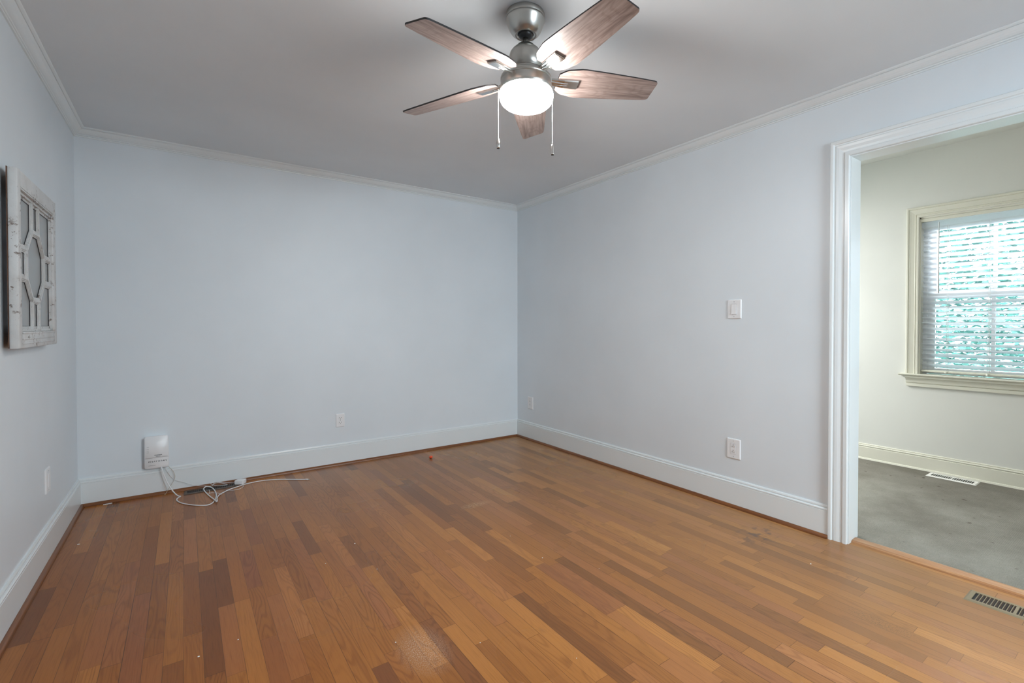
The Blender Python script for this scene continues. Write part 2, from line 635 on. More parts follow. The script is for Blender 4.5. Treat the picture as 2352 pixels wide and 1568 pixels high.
CAS_W = 0.0925
k = 0
for side, (a, c) in CORN.items():
    if side == 'right':
        b1 = run(BASE, (0, 0), (0, DOOR_A + CAS_W + 0.002), True, False)
        b2 = run(BASE, (0, DOOR_B - CAS_W), (0, YF), False, True)
        me = bpy.data.meshes.new('tmp'); b2.bm.to_mesh(me); b1.bm.from_mesh(me)
        ob = b1.build('baseboard_right', M_TRIM)
        s1 = run(SHOE, (0, 0), (0, DOOR_A + CAS_W + 0.004), True, False)
        s2 = run(SHOE, (0, DOOR_B - CAS_W), (0, YF), False, True)
        me = bpy.data.meshes.new('tmp'); s2.bm.to_mesh(me); s1.bm.from_mesh(me)
        sh = s1
    else:
        ob = run(BASE, a, c).build('baseboard_' + side, M_TRIM)
        sh = run(SHOE, a, c)
    struct(ob, 'white moulded baseboard along the %s wall' % side, 'baseboard')
    k += 1
    cr = run(CROWN, a, c).build('trim_%d' % k, M_TRIM)
    struct(cr, 'narrow white crown moulding along the %s wall' % side, 'crown moulding')
    so = sh.build('trim_%d' % (k + 4), M_SHOE_X if side in ('back', 'front') else M_SHOE_Y)
    struct(so, 'brown stained shoe moulding along the %s wall' % side, 'shoe moulding')

# ------------------------------------------------------------------ cased opening
door = bpy.data.objects.new('door_1', None); COL.objects.link(door)
struct(door, 'wide white cased opening to the carpeted room', 'doorway')
CASING = [(0, 0), (0, 0.013), (0.003, 0.0165), (0.020, 0.0165), (0.0225, 0.012), (0.026, 0.0115), (0.036, 0.0125), (0.050, 0.0165),
          (0.062, 0.0180), (0.068, 0.0140), (0.072, 0.0150), (0.075, 0.0225), (0.080, 0.0240), (0.0895, 0.0240), (CAS_W, 0.021), (CAS_W, 0)]


def casing_frame(prof, ya, yb, z0, zh, x, sgn):
    """three mitred legs round an opening, in the plane x"""
    rings = []
    for (yy, zz, sy, sz) in ((ya, z0, 1, 0), (ya, zh, 1, 1), (yb, zh, -1, 1), (yb, z0, -1, 0)):
        rings.append([Vector((x + sgn * t, yy + sy * w, zz + sz * w)) for w, t in prof])
    return MB().loft(rings, True, True)


casing_frame(CASING, DOOR_A + 0.005, DOOR_B - 0.005, 0.0, DOOR_Z + 0.005, 0.0, -1).build('casing', M_TRIM, door)
casing_frame(CASING, DOOR_A + 0.005, DOOR_B - 0.005, CARPET, DOOR_Z + 0.005, TH, 1).build('casing', M_CREAM, door)
b = MB()
b.box((-0.001, DOOR_A, 0), (TH + 0.001, DOOR_A + 0.012, DOOR_Z + 0.012))
b.box((-0.001, DOOR_B, 0), (TH + 0.001, DOOR_B - 0.012, DOOR_Z + 0.012))
b.box((-0.001, DOOR_B, DOOR_Z), (TH + 0.001, DOOR_A, DOOR_Z + 0.012))
b.build('jamb', M_TRIM, door)
b = MB()
prof = [(0.030, 0.0), (0.032, 0.008), (0.040, 0.013), (0.078, 0.0155), (0.094, 0.0135), (0.096, 0.0)]
b.loft([[Vector((x, DOOR_A - 0.001, z)) for x, z in prof], [Vector((x, DOOR_B + 0.001, z)) for x, z in prof]])
struct(b.build('trim_9', M_THRESH), 'oak threshold strip between the wood floor and the carpet', 'threshold')

# ------------------------------------------------------------------ side room
b = MB(); b.box((0.062, YF - 0.15, -0.06), (DX + 0.15, DB + 0.15, CARPET - 0.004))
b.box((0.092, YF - 0.15, CARPET - 0.004), (DX + 0.15, DB + 0.15, CARPET))
struct(b.build('floor', M_CARPET), 'worn stained grey carpet of the side room', 'carpet')
b = MB(); b.box((TH, YF - 0.15, DH), (DX + 0.15, DB + 0.15, DH + 0.08))
struct(b.build('ceiling', M_SIDEWALL), 'pale green-grey ceiling of the side room', 'ceiling')
WY0, WY1, SZ0, SZ1 = -2.972, -4.03, 0.775, 2.040      # side window opening
b = MB()
b.box((DX, WY0, 0), (DX + 0.15, DB + 0.15, DH)); b.box((DX, YF - 0.15, 0), (DX + 0.15, WY1, DH))
b.box((DX, WY1, 0), (DX + 0.15, WY0, SZ0)); b.box((DX, WY1, SZ1), (DX + 0.15, WY0, DH))
struct(b.build('wall_far', M_SIDEWALL), 'pale green-white wall with the blind-covered window', 'wall')
BX0, BX1 = 0.45, 1.55
b = MB()
b.box((TH, DB, 0), (BX0, DB + 0.15, DH)); b.box((BX1, DB, 0), (DX, DB + 0.15, DH))
b.box((BX0, DB, 0), (BX1, DB + 0.15, 0.75)); b.box((BX0, DB, 2.12), (BX1, DB + 0.15, DH))
struct(b.build('wall_side_back', M_SIDEWALL), 'back wall of the side room, out of sight', 'wall')
b = MB(); b.box((TH, YF - 0.15, 0), (DX, YF, DH))
struct(b.build('wall_side_front', M_SIDEWALL), 'front wall of the side room, out of sight', 'wall')
SBASE = [(0, 0.1445), (0.007, 0.1445), (0.010, 0.138), (0.007, 0.1345), (0.013, 0.132), (0.016, 0.126), (0.012, 0.1165), (0.016, 0.114),
         (0.016, CARPET + 0.014), (0.022, CARPET + 0.012), (0.026, CARPET), (0, CARPET)]
struct(run(SBASE, (DX, DB), (DX, YF), False, False).build('baseboard_far', M_CREAM), 'cream moulded baseboard under the window', 'baseboard')

# window of the side room
win = bpy.data.objects.new('window_1', None); COL.objects.link(win)
struct(win, 'double-hung window with a white blind and cream casing', 'window')
WCAS = [(0, 0), (0, 0.012), (0.003, 0.015), (0.012, 0.0155), (0.015, 0.0115), (0.019, 0.011), (0.024, 0.0155), (0.028, 0.012),
        (0.050, 0.015), (0.062, 0.018), (0.066, 0.0145), (0.070, 0.021), (0.080, 0.021), (0.083, 0.018), (0.083, 0)]
casing_frame(WCAS, WY0 + 0.002, WY1 - 0.002, SZ0 + 0.004, SZ1 + 0.003, DX, -1).build('casing', M_CREAM, win)
# stool and apron
b = MB()
sp = [(-0.056, 0.7710), (-0.060, 0.7750), (-0.060, 0.7800), (-0.056, 0.7830), (0.0, 0.7830), (0.0, 0.765), (-0.044, 0.765)]
b.loft([[Vector((DX + x, WY0 + 0.122, z)) for x, z in sp], [Vector((DX + x, WY1 - 0.122, z)) for x, z in sp]])
b.box((DX, WY0, 0.765), (DX + 0.075, WY1, 0.783))
b.build('window_sill', M_CREAM, win, 30)
b = MB()
ap = [(0, 0.765), (-0.040, 0.765), (-0.042, 0.752), (-0.030, 0.742), (-0.024, 0.728), (-0.022, 0.712), (-0.014, 0.706), (-0.016, 0.702), (-0.016, 0.681), (0, 0.681)]
b.loft([[Vector((DX + x, WY0 + 0.080, z)) for x, z in ap], [Vector((DX + x, WY1 - 0.080, z)) for x, z in ap]])
b.build('apron', M_CREAM, win)
b = MB()
b.box((DX + 0.001, WY0 - 0.008, SZ0), (DX + 0.15, WY0, SZ1)); b.box((DX + 0.001, WY1, SZ0), (DX + 0.15, WY1 + 0.008, SZ1))
b.box((DX + 0.001, WY1, SZ1 - 0.010), (DX + 0.15, WY0, SZ1))
b.build('jamb', M_CREAM, win)


def sash(name, x0, z0, z1):
    y0, y1 = WY0 - 0.009, WY1 + 0.009
    b = MB()
    b.box((x0, y0, z0), (x0 + 0.032, y0 - 0.072, z1)); b.box((x0, y1, z0), (x0 + 0.032, y1 + 0.072, z1))
    b.box((x0 + 0.001, y0 - 0.072, z0), (x0 + 0.031, y1 + 0.072, z0 + 0.045)); b.box((x0 + 0.001, y0 - 0.072, z1 - 0.042), (x0 + 0.031, y1 + 0.072, z1))
    f = b.build(name, M_VINYL, win)
    b = MB()
    for q in (0.373, 0.627 + 0.06):
        yc = -3.402 if q < 0.5 else -3.70
        b.box((x0 + 0.006, yc - 0.011, z0 + 0.04), (x0 + 0.026, yc + 0.011, z1 - 0.04))
    b.build('muntin', M_VINYL, f)
    b = MB(); b.box((x0 + 0.014, y0 - 0.04, z0 + 0.04), (x0 + 0.018, y1 + 0.04, z1 - 0.04))
    b.build('pane', M_GLASS, f)


sash('upper_sash', DX + 0.112, 1.400, SZ1 - 0.012)
sash('lower_sash', DX + 0.078, 0.785, 1.440)
b = MB()   # side tracks of the sashes
for yy, s in ((WY0 - 0.008, -1), (WY1 + 0.008, 1)):
    for xx in (0.068, 0.110, 0.144):
        b.box((DX + xx, yy, 0.783), (DX + xx + 0.006, yy + s * 0.028, SZ1 - 0.012))
    b.box((DX + 0.066, yy, 0.783), (DX + 0.150, yy + s * 0.006, SZ1 - 0.012))
b.build('sash_track', M_VINYL, win)

# the blind hangs inside the window
blind = thing('window_blind', 'white horizontal slat blind half open over the side-room window', 'blind', (DX + 0.036, -3.501, 0.0))
BY0, BY1 = WY0 - 0.014 + 3.501, WY1 + 0.014 + 3.501
b = MB(); b.box((-0.024, BY0 + 0.004, 1.955), (0.024, BY1 - 0.004, 2.000), 0.003)
b.build('headrail', M_SLAT, blind)
b = MB(); b.box((-0.034, BY0 + 0.010, 2.003), (-0.022, BY1 - 0.010, 2.029), 0.002)
b.build('valance', M_CREAM, blind)
NS = 27
for i in range(NS):
    q = i / (NS - 1)
    zc = 1.938 - 0.0417 * i
    tilt = radians(23 + (9 if i >= NS - 3 else 0))
    b = MB()
    pts = []
    for j in range(7):
        s_ = (j / 6 - 0.5) * 0.050
        cr_ = 0.0030 * (1 - (2 * s_ / 0.05) ** 2)
        pts.append((s_ * cos(tilt) + cr_ * sin(tilt), -s_ * sin(tilt) + cr_ * cos(tilt)))
    tk = 0.0013
    ring = [(x, z + tk) for x, z in pts] + [(x, z - tk) for x, z in pts[::-1]]
    b.loft([[Vector((x, BY0, z)) for x, z in ring], [Vector((x, BY1, z)) for x, z in ring]])
    so = b.build('slat', M_SLAT, blind)
    so.location = (0, 0, zc)
b = MB(); b.box((-0.026, BY0, 0.802), (0.026, BY1, 0.817), 0.004)
b.build('bottom_rail', M_CREAM, blind)
for yy in (-3.145, -3.388, -3.62, -3.86):
    b = MB()
    for xx in (-0.026, 0.026):
        b.tube([(xx, yy + 3.501, 1.96), (xx, yy + 3.501, 0.812)], 0.0011, 5)
    b.tube([(-0.028, yy + 3.501 - 0.008, 1.96), (-0.028, yy + 3.501 - 0.008, 0.812)], 0.0009, 5)
    lc = b.build('ladder_cord', M_CORD, blind)
    b = MB(); b.lathe([(0.0, 0.800), (0.010, 0.800), (0.011, 0.806), (0.006, 0.812), (0.0, 0.812)], 14, c=(-0.028, yy + 3.501))
    b.build('cord_button', M_CREAM, lc)
b = MB(); b.tube([(-0.036, -3.094 + 3.501, 1.985), (-0.040, -3.095 + 3.501, 1.70), (-0.040, -3.096 + 3.501, 1.428)], [0.0035, 0.004, 0.005], 6)
b.tube([(-0.022, -3.094 + 3.501, 1.976), (-0.036, -3.094 + 3.501, 1.988)], 0.002, 6)
b.build('tilt_wand', M_PLATE, blind)

# outside
b = MB(); b.box((DX + 0.4, -14, -0.62), (22, 12, -0.5))
struct(b.build('ground', M_GROUND), 'lawn outside the side-room window', 'ground')
random.seed(11)
b = MB()
for i in range(36000):
    c = Vector((random.uniform(5.0, 6.8), random.uniform(-4.9, -0.9), 0))
    c.z = random.uniform(-0.4, 3.3) if random.random() < 0.97 else random.uniform(3.2, 4.0)
    if random.random() < 0.03 * max(0, c.z):
        continue
    q = Matrix.Rotation(random.uniform(0, 2 * pi), 3, 'Z') @ Matrix.Rotation(random.uniform(-1.2, 1.2), 3, 'X')
    s = random.uniform(0.022, 0.055)
    b.face([c + q @ Vector(v) * s for v in ((-1, 0, 0), (-0.3, -0.5, 0.1), (0.6, -0.4, 0), (1.1, 0, -0.1), (0.6, 0.4, 0), (-0.3, 0.5, 0.1))])
fo = b.build('foliage', M_LEAF)
tag(fo, 'green leafy foliage outside, glimpsed between the blind slats', 'foliage')
fo['kind'] = 'stuff'

# ------------------------------------------------------------------ ceiling fan
fan = thing('ceiling_fan', 'brushed nickel ceiling fan with five grey oak blades and lit drum light', 'ceiling fan', (-1.7245, -2.6475, H))
TX, TY = -0.0363, -0.0765
body_rot = Matrix.Rotation(TY * 0.15, 4, 'Y') @ Matrix.Rotation(TX * 0.15, 4, 'X')
z0 = -H


def fpart(mb, name, mats, parent=fan, ang=None, rot=True):
    o = mb.build(name, mats, None, ang)
    o.parent = parent
    if rot:
        o.matrix_local = body_rot
    return o


b = MB()
b.lathe([(0.070, 0.0), (0.0775, -0.001), (0.0790, -0.006), (0.0790, -0.020), (0.0775, -0.0225), (0.0800, -0.0245), (0.0800, -0.030), (0.0770, -0.036),
         (0.0690, -0.058), (0.0600, -0.073), (0.0535, -0.080), (0.0480, -0.0835), (0.0450, -0.087), (0.0430, -0.0875), (0.0330, -0.0875), (0.0320, -0.080)], 64)
canopy = fpart(b, 'canopy', M_NICKEL)
b = MB(); b.lathe([(0.0, -0.060), (0.026, -0.062), (0.031, -0.074), (0.030, -0.086), (0.024, -0.096), (0.014, -0.099), (0.0, -0.099)], 32)
fpart(b, 'hanger_ball', M_BLACK)
b = MB(); b.lathe([(0.0, -0.09), (0.0125, -0.09), (0.0125, -0.150), (0.0, -0.150)], 24)
fpart(b, 'downrod', M_NICKEL)
b = MB()
b.lathe([(0.0, -0.128), (0.030, -0.128), (0.036, -0.130), (0.038, -0.134), (0.041, -0.136), (0.055, -0.148), (0.064, -0.160), (0.0675, -0.172),
         (0.0690, -0.190), (0.0695, -0.226), (0.0665, -0.228), (0.0665, -0.231), (0.0730, -0.233), (0.0740, -0.252), (0.060, -0.254), (0.0, -0.254)], 64)
fpart(b, 'motor_housing', M_NICKEL)
b = MB()   # rotating hub that carries the blade arms
b.lathe([(0.0, -0.250), (0.088, -0.250), (0.101, -0.256), (0.1045, -0.264), (0.1045, -0.272), (0.098, -0.276), (0.0, -0.276)], 64)
fpart(b, 'flywheel', M_NICKEL)
b = MB()
b.lathe([(0.0, -0.262), (0.0965, -0.262), (0.0995, -0.264), (0.1010, -0.268), (0.1025, -0.276), (0.1060, -0.300), (0.1080, -0.314), (0.1040, -0.316), (0.0, -0.316)], 64)
kit = fpart(b, 'light_kit', M_NICKEL)
b = MB()
b.lathe([(0.0960, -0.2605), (0.0985, -0.2595), (0.1005, -0.2610), (0.1010, -0.2640), (0.0990, -0.2660), (0.0960, -0.265)], 64)
fpart(b, 'polished_ring', M_CHROME)
b = MB()
b.lathe([(0.0, -0.312), (0.1035, -0.312), (0.1070, -0.3175), (0.1095, -0.324), (0.1103, -0.334), (0.1085, -0.346), (0.1015, -0.360), (0.0890, -0.371),
         (0.0700, -0.3785), (0.0400, -0.3830), (0.0, -0.3845)], 64)
fpart(b, 'glass_shade', M_GLOW)

# blades: one outline, five positions
TH0, PIT = -0.3428, -0.2367
tilt = Matrix.Rotation(TY, 4, 'Y') @ Matrix.Rotation(TX, 4, 'X')
hub = Vector((-1.7130, -2.6499, 2.1643)) - Vector((-1.7245, -2.6475, H))
half = [(0.128, 0.043), (0.150, 0.0620), (0.160, 0.0680), (0.215, 0.0800), (0.235, 0.0805), (0.30, 0.0775), (0.37, 0.0730), (0.44, 0.0680), (0.51, 0.0622), (0.553, 0.0580)]
tipc = []
for k in range(6):
    a = radians(75 - 75 * k / 5)
    tipc.append((0.5595 + 0.0135 * cos(a), 0.0430 + 0.0135 * sin(a)))
outline = half + tipc
full = [(x, -w) for x, w in outline] + [(x, w) for x, w in outline[::-1]]
b = MB()
b.plate(full, -0.003, 0.003, lambda u, v, h: Vector((u, v, h + (0.573 - u) * 0.032)), 0, 1)
bmesh.ops.recalc_face_normals(b.bm, faces=b.bm.faces[:])
blade0 = b.build('fan_blade', [M_BLADE, M_BLADE_EDGE])
blade0.parent = fan
# arm under the blade: sloping neck, ribbed pad
b = MB()
top = 0.0145


def arm_pt(u, v, h):
    s = max(0.0, (0.145 - u) / 0.055)
    return Vector((u, v, h + (0.573 - u) * 0.032 + 0.006 * s))


for wd, h0, h1, u1 in ((0.0240, -0.0085, -0.003, 0.2185), (0.0205, -0.0115, -0.0085, 0.2150)):
    rings = []
    for u, k_ in ((0.070, 0.62), (0.095, 0.66), (0.115, 0.74), (0.135, 0.86), (0.155, 0.95), (u1, 1.0)):
        rings.append([arm_pt(u, -wd * k_, h0), arm_pt(u, wd * k_, h0), arm_pt(u, wd * k_, h1), arm_pt(u, -wd * k_, h1)])
    b.loft(rings)
for sgn in (-1, 1):   # raised ribs that run from the hub and taper out on the pad
    rings = []
    for u, hh, ww in ((0.075, 0.0065, 0.0036), (0.110, 0.0055, 0.0036), (0.140, 0.0035, 0.0030), (0.178, 0.0003, 0.0006)):
        c_ = sgn * 0.0062
        rings.append([arm_pt(u, c_ - ww, -0.0108), arm_pt(u, c_ + ww, -0.0108), arm_pt(u, c_ + ww * 0.4, -0.011 - hh), arm_pt(u, c_ - ww * 0.4, -0.011 - hh)])
    b.loft(rings)
arm0 = b.build('blade_arm', M_CHROME, None)
arm0.parent = blade0
blade_things = []
for k in range(5):
    if k == 0:
        bl = blade0
    else:
        bl = blade0.copy(); COL.objects.link(bl); bl.parent = fan
        ar = arm0.copy(); COL.objects.link(ar); ar.parent = bl
    bl.matrix_local = Matrix.Translation(hub) @ tilt @ Matrix.Rotation(TH0 + k * 2 * pi / 5, 4, 'Z') @ Matrix.Rotation(PIT, 4, 'X')

# pull chains
right = Vector((cos(YAW), -sin(YAW), 0))


def pull_chain(off, depth, ztop, zfob, zend, shape):
    p = right * off + Vector((sin(YAW), cos(YAW), 0)) * depth
    b = MB()
    n = int((ztop - zfob) / 0.0042)
    for i in range(n):
        z = ztop - i * 0.0042
        r = 0.0016
        b.lathe([(0.0003, z + r), (r * 0.75, z + r * 0.7), (r, z), (r * 0.75, z - r * 0.7), (0.0003, z - r)], 6, c=(p.x, p.y))
    b.tube([(p.x, p.y, ztop + 0.004), (p.x, p.y, zfob - 0.002)], 0.0007, 5)
    ch = b.build('pull_chain', M_CHROME)
    ch.parent = fan
    b = MB()
    b.lathe([(r, zfob + (zend - zfob) * q) for r, q in shape], 16, c=(p.x, p.y))
    fb = b.build('chain_fob', M_CHROME, ch)
    b = MB(); b.lathe([(0.0, zend + 0.0030), (0.0062, zend + 0.0030), (0.0062, zend - 0.0012), (0.0, zend - 0.0012)], 16, c=(p.x, p.y))
    return ch, b


SH_A = [(0.0, 0.0), (0.0048, 0.0), (0.0058, 0.12), (0.0088, 0.42), (0.0092, 0.6), (0.0075, 0.86), (0.0064, 1.0), (0.0, 1.0)]
SH_B = [(0.0, 0.0), (0.0058, 0.0), (0.0066, 0.1), (0.0070, 0.5), (0.0066, 0.9), (0.0064, 1.0), (0.0, 1.0)]
for args in ((-0.1115, 0.008, -0.300, 1.9365 - H, 1.8985 - H, SH_A), (0.1110, 0.010, -0.300, 1.9140 - H, 1.8730 - H, SH_B)):
    ch, cap = pull_chain(*args)
    cap.build('dark_end_cap', M_BLACK, ch)

# ------------------------------------------------------------------ old window sash on the left wall
XW = -W
fr = thing('salvaged_window_frame', 'chipped white old window sash with an octagon muntin hung on the left wall', 'wall decor', (XW, -1.25, 1.43))
fr_o = Vector((XW, -1.25, 1.43))


def fx(mb, name, mats, parent=fr, label=None, ang=None):
    bmesh.ops.translate(mb.bm, vec=-fr_o, verts=mb.bm.verts[:])
    o = mb.build(name, mats, parent, ang)
    if label:
        o['label'] = label
    return o


X0, XF = XW + 0.014, XW + 0.050            # back and front of the sash
Y0, Y1, Z0, Z1 = -1.575, -0.900, 1.080, 1.782
OY0, OY1, OZ0, OZ1 = -1.532, -0.952, 1.148, 1.704
for ya, yb in ((Y0, OY0), (OY1, Y1)):
    b = MB(); b.box((X0 + 0.006, ya, Z0 + (0.0 if ya == Y0 else 0.006)), (XF, yb, Z1 - (0.0 if ya == Y0 else 0.006)), 0.006)
    st = fx(b, 'stile', M_CHIP, ang=40)
for za, zb in ((Z0, OZ0), (OZ1, Z1)):
    b = MB(); b.box((X0 + 0.007, OY0, za + 0.001), (XF - 0.001, Y1 + 0.006, zb - 0.001), 0.004)
    # run of beads on the rail face
    for q in (0.84, 0.95) if za != Z0 else (0.30, 0.55, 0.9):
        zz = (za + (zb - za) * q) if za == Z0 else (zb - (zb - za) * q)
        b.box((XF - 0.002, OY0 + 0.002, zz - 0.003), (XF + 0.0015, OY1 - 0.002, zz + 0.003), 0.0012)
    fx(b, 'rail', M_CHIP, ang=40)
XB = X0 + 0.0045
b = MB(); b.box((XB, Y0 + 0.002, Z0 + 0.003), (X0 + 0.0075, Y1 - 0.004, OZ0 - 0.005)); b.box((XB, Y0 + 0.002, OZ1 + 0.005), (X0 + 0.0075, Y1 - 0.004, Z1 - 0.004))
b.box((XB, Y0 - 0.0015, Z0 + 0.003), (X0 + 0.0070, OY0 - 0.005, Z1 - 0.001)); b.box((XB, OY1 + 0.005, Z0 + 0.003), (X0 + 0.0070, Y1 - 0.004, Z1 - 0.004))
fx(b, 'back_frame', M_OLDWOOD, label='bare brown wood back edge')
b = MB()   # stepped bead round the opening
for d, xx in ((0.0, XF - 0.008), (0.010, XF - 0.016)):
    w = 0.010
    b.box((X0 + 0.008, OY0 + d, OZ0 + d), (xx, OY0 + d + w, OZ1 - d)); b.box((X0 + 0.008, OY1 - d - w, OZ0 + d), (xx, OY1 - d, OZ1 - d))
    b.box((X0 + 0.008, OY0 + d, OZ0 + d), (xx, OY1 - d, OZ0 + d + w)); b.box((X0 + 0.008, OY0 + d, OZ1 - d - w), (xx, OY1 - d, OZ1 - d))
d, w = 0.020, 0.0014
xa, xb = X0 + 0.0172, X0 + 0.0195
b.box((xa, OY0 + d, OZ0 + d), (xb, OY0 + d + w, OZ1 - d), mi=1); b.box((xa, OY1 - d - w, OZ0 + d), (xb, OY1 - d, OZ1 - d), mi=1)
b.box((xa, OY0 + d, OZ0 + d), (xb, OY1 - d, OZ0 + d + w), mi=1); b.box((xa, OY0 + d, OZ1 - d - w), (xb, OY1 - d, OZ1 - d), mi=1)
fx(b, 'inner_moulding', [M_CHIP, M_REBATE])
YC, ZC = -1.250, 1.425
IY0, IY1, IZ0, IZ1 = OY0 + 0.018, OY1 - 0.018, OZ0 + 0.018, OZ1 - 0.018
A_, B_, C_, D_ = 0.058, 0.146, 0.150, 0.060          # octagon: half top edge, half height, half width, half side edge
OCT = [(-A_, B_), (A_, B_), (C_, D_), (C_, -D_), (A_, -B_), (-A_, -B_), (-C_, -D_), (-C_, D_)]
OCT = [(YC + y, ZC + z) for y, z in OCT]


def bar(mb, p, q, w=0.030, ext=0.0):
    p, q = Vector((0, *p)), Vector((0, *q))
    d = (q - p).normalized()
    n = Vector((0, -d.z, d.y))
    p, q = p - d * ext, q + d * ext
    for ww, xa, xb in ((w, X0 + 0.012, X0 + 0.0225), (w * 0.66, X0 + 0.0220, X0 + 0.0255), (w * 0.36, X0 + 0.0250, X0 + 0.0280)):
        ring = lambda c: [c + n * (-ww / 2) + Vector((xa, 0, 0)), c + n * (ww / 2) + Vector((xa, 0, 0)), c + n * (ww / 2) + Vector((xb, 0, 0)), c + n * (-ww / 2) + Vector((xb, 0, 0))]
        mb.loft([ring(p), ring(q)], mi=0)
    ww, xa, xb = w + 0.0012, X0 + 0.0172, X0 + 0.0195
    mb.loft([ring(p), ring(q)], mi=1)


def oct_at(d):
    """the octagon offset outward by d, mitred"""
    out = []
    n = len(OCT)
    c = Vector((YC, ZC))
    for i in range(n):
        p0, p1, p2 = (Vector(OCT[(i + k) % n]) for k in (-1, 0, 1))
        d1, d2 = (p1 - p0).normalized(), (p2 - p1).normalized()
        n1, n2 = Vector((-d1.y, d1.x)), Vector((-d2.y, d2.x))
        if n1.dot(p1 - c) < 0:
            n1, n2 = -n1, -n2
        bis = (n1 + n2).normalized()
        out.append(p1 + bis * (d / bis.dot(n1)))
    return out


b = MB()
for ww, xa, xb in ((0.030, X0 + 0.012, X0 + 0.0235), (0.020, X0 + 0.0230, X0 + 0.0265), (0.011, X0 + 0.0260, X0 + 0.0290)):
    oo, ii = oct_at(ww / 2), oct_at(-ww / 2)
    rings = [[Vector((xa, *ii[k])), Vector((xa, *oo[k])), Vector((xb, *oo[k])), Vector((xb, *ii[k]))] for k in range(8)]
    b.loft(rings + [rings[0]], True, False)
oo, ii = oct_at(0.0157), oct_at(-0.0157)
rings = [[Vector((xa, *ii[k])), Vector((xa, *oo[k])), Vector((xb, *oo[k])), Vector((xb, *ii[k]))] for k in range(8) for xa, xb in ((X0 + 0.0172, X0 + 0.0195),)]
b.loft(rings + [rings[0]], True, False, 1)
fx(b, 'octagon_muntin', [M_CHIP, M_REBATE])
for (p, q) in ((OCT[0], (OCT[0][0], IZ1 + 0.01)), (OCT[1], (OCT[1][0], IZ1 + 0.01)), (OCT[5], (OCT[5][0], IZ0 - 0.01)), (OCT[4], (OCT[4][0], IZ0 - 0.01)),
               (OCT[7], (IY0 - 0.01, OCT[7][1])), (OCT[6], (IY0 - 0.01, OCT[6][1])), (OCT[2], (IY1 + 0.01, OCT[2][1])), (OCT[3], (IY1 + 0.01, OCT[3][1]))):
    b = MB(); bar(b, p, q, 0.032)
    fx(b, 'muntin', [M_CHIP, M_REBATE])
PANES = [OCT,
         [OCT[0], OCT[1], (OCT[1][0], IZ1), (OCT[0][0], IZ1)], [OCT[5], OCT[4], (OCT[4][0], IZ0), (OCT[5][0], IZ0)],
         [OCT[7], OCT[6], (IY0, OCT[6][1]), (IY0, OCT[7][1])], [OCT[2], OCT[3], (IY1, OCT[3][1]), (IY1, OCT[2][1])],
         [OCT[0], OCT[7], (IY0, OCT[7][1]), (IY0, IZ1), (OCT[0][0], IZ1)], [OCT[1], OCT[2], (IY1, OCT[2][1]), (IY1, IZ1), (OCT[1][0], IZ1)],
         [OCT[5], OCT[6], (IY0, OCT[6][1]), (IY0, IZ0), (OCT[5][0], IZ0)], [OCT[4], OCT[3], (IY1, OCT[3][1]), (IY1, IZ0), (OCT[4][0], IZ0)]]
for pn in PANES:
    b = MB(); b.plate(pn, X0 + 0.014, X0 + 0.017, lambda u, v, h: Vector((h, u, v)))
    fx(b, 'glass_pane', M_OLDGLASS)

# ------------------------------------------------------------------ wall plates


def wall_frame(side, at, z):
    """local axes: u along the wall to the viewer's right, v up, w out of the wall"""
    if side == 'back':
        return lambda u, v, w: Vector((at + u, -w, z + v))
    if side == 'right':
        return lambda u, v, w: Vector((-w, at - u, z + v))
    return lambda u, v, w: Vector((-W + w, at + u, z + v))


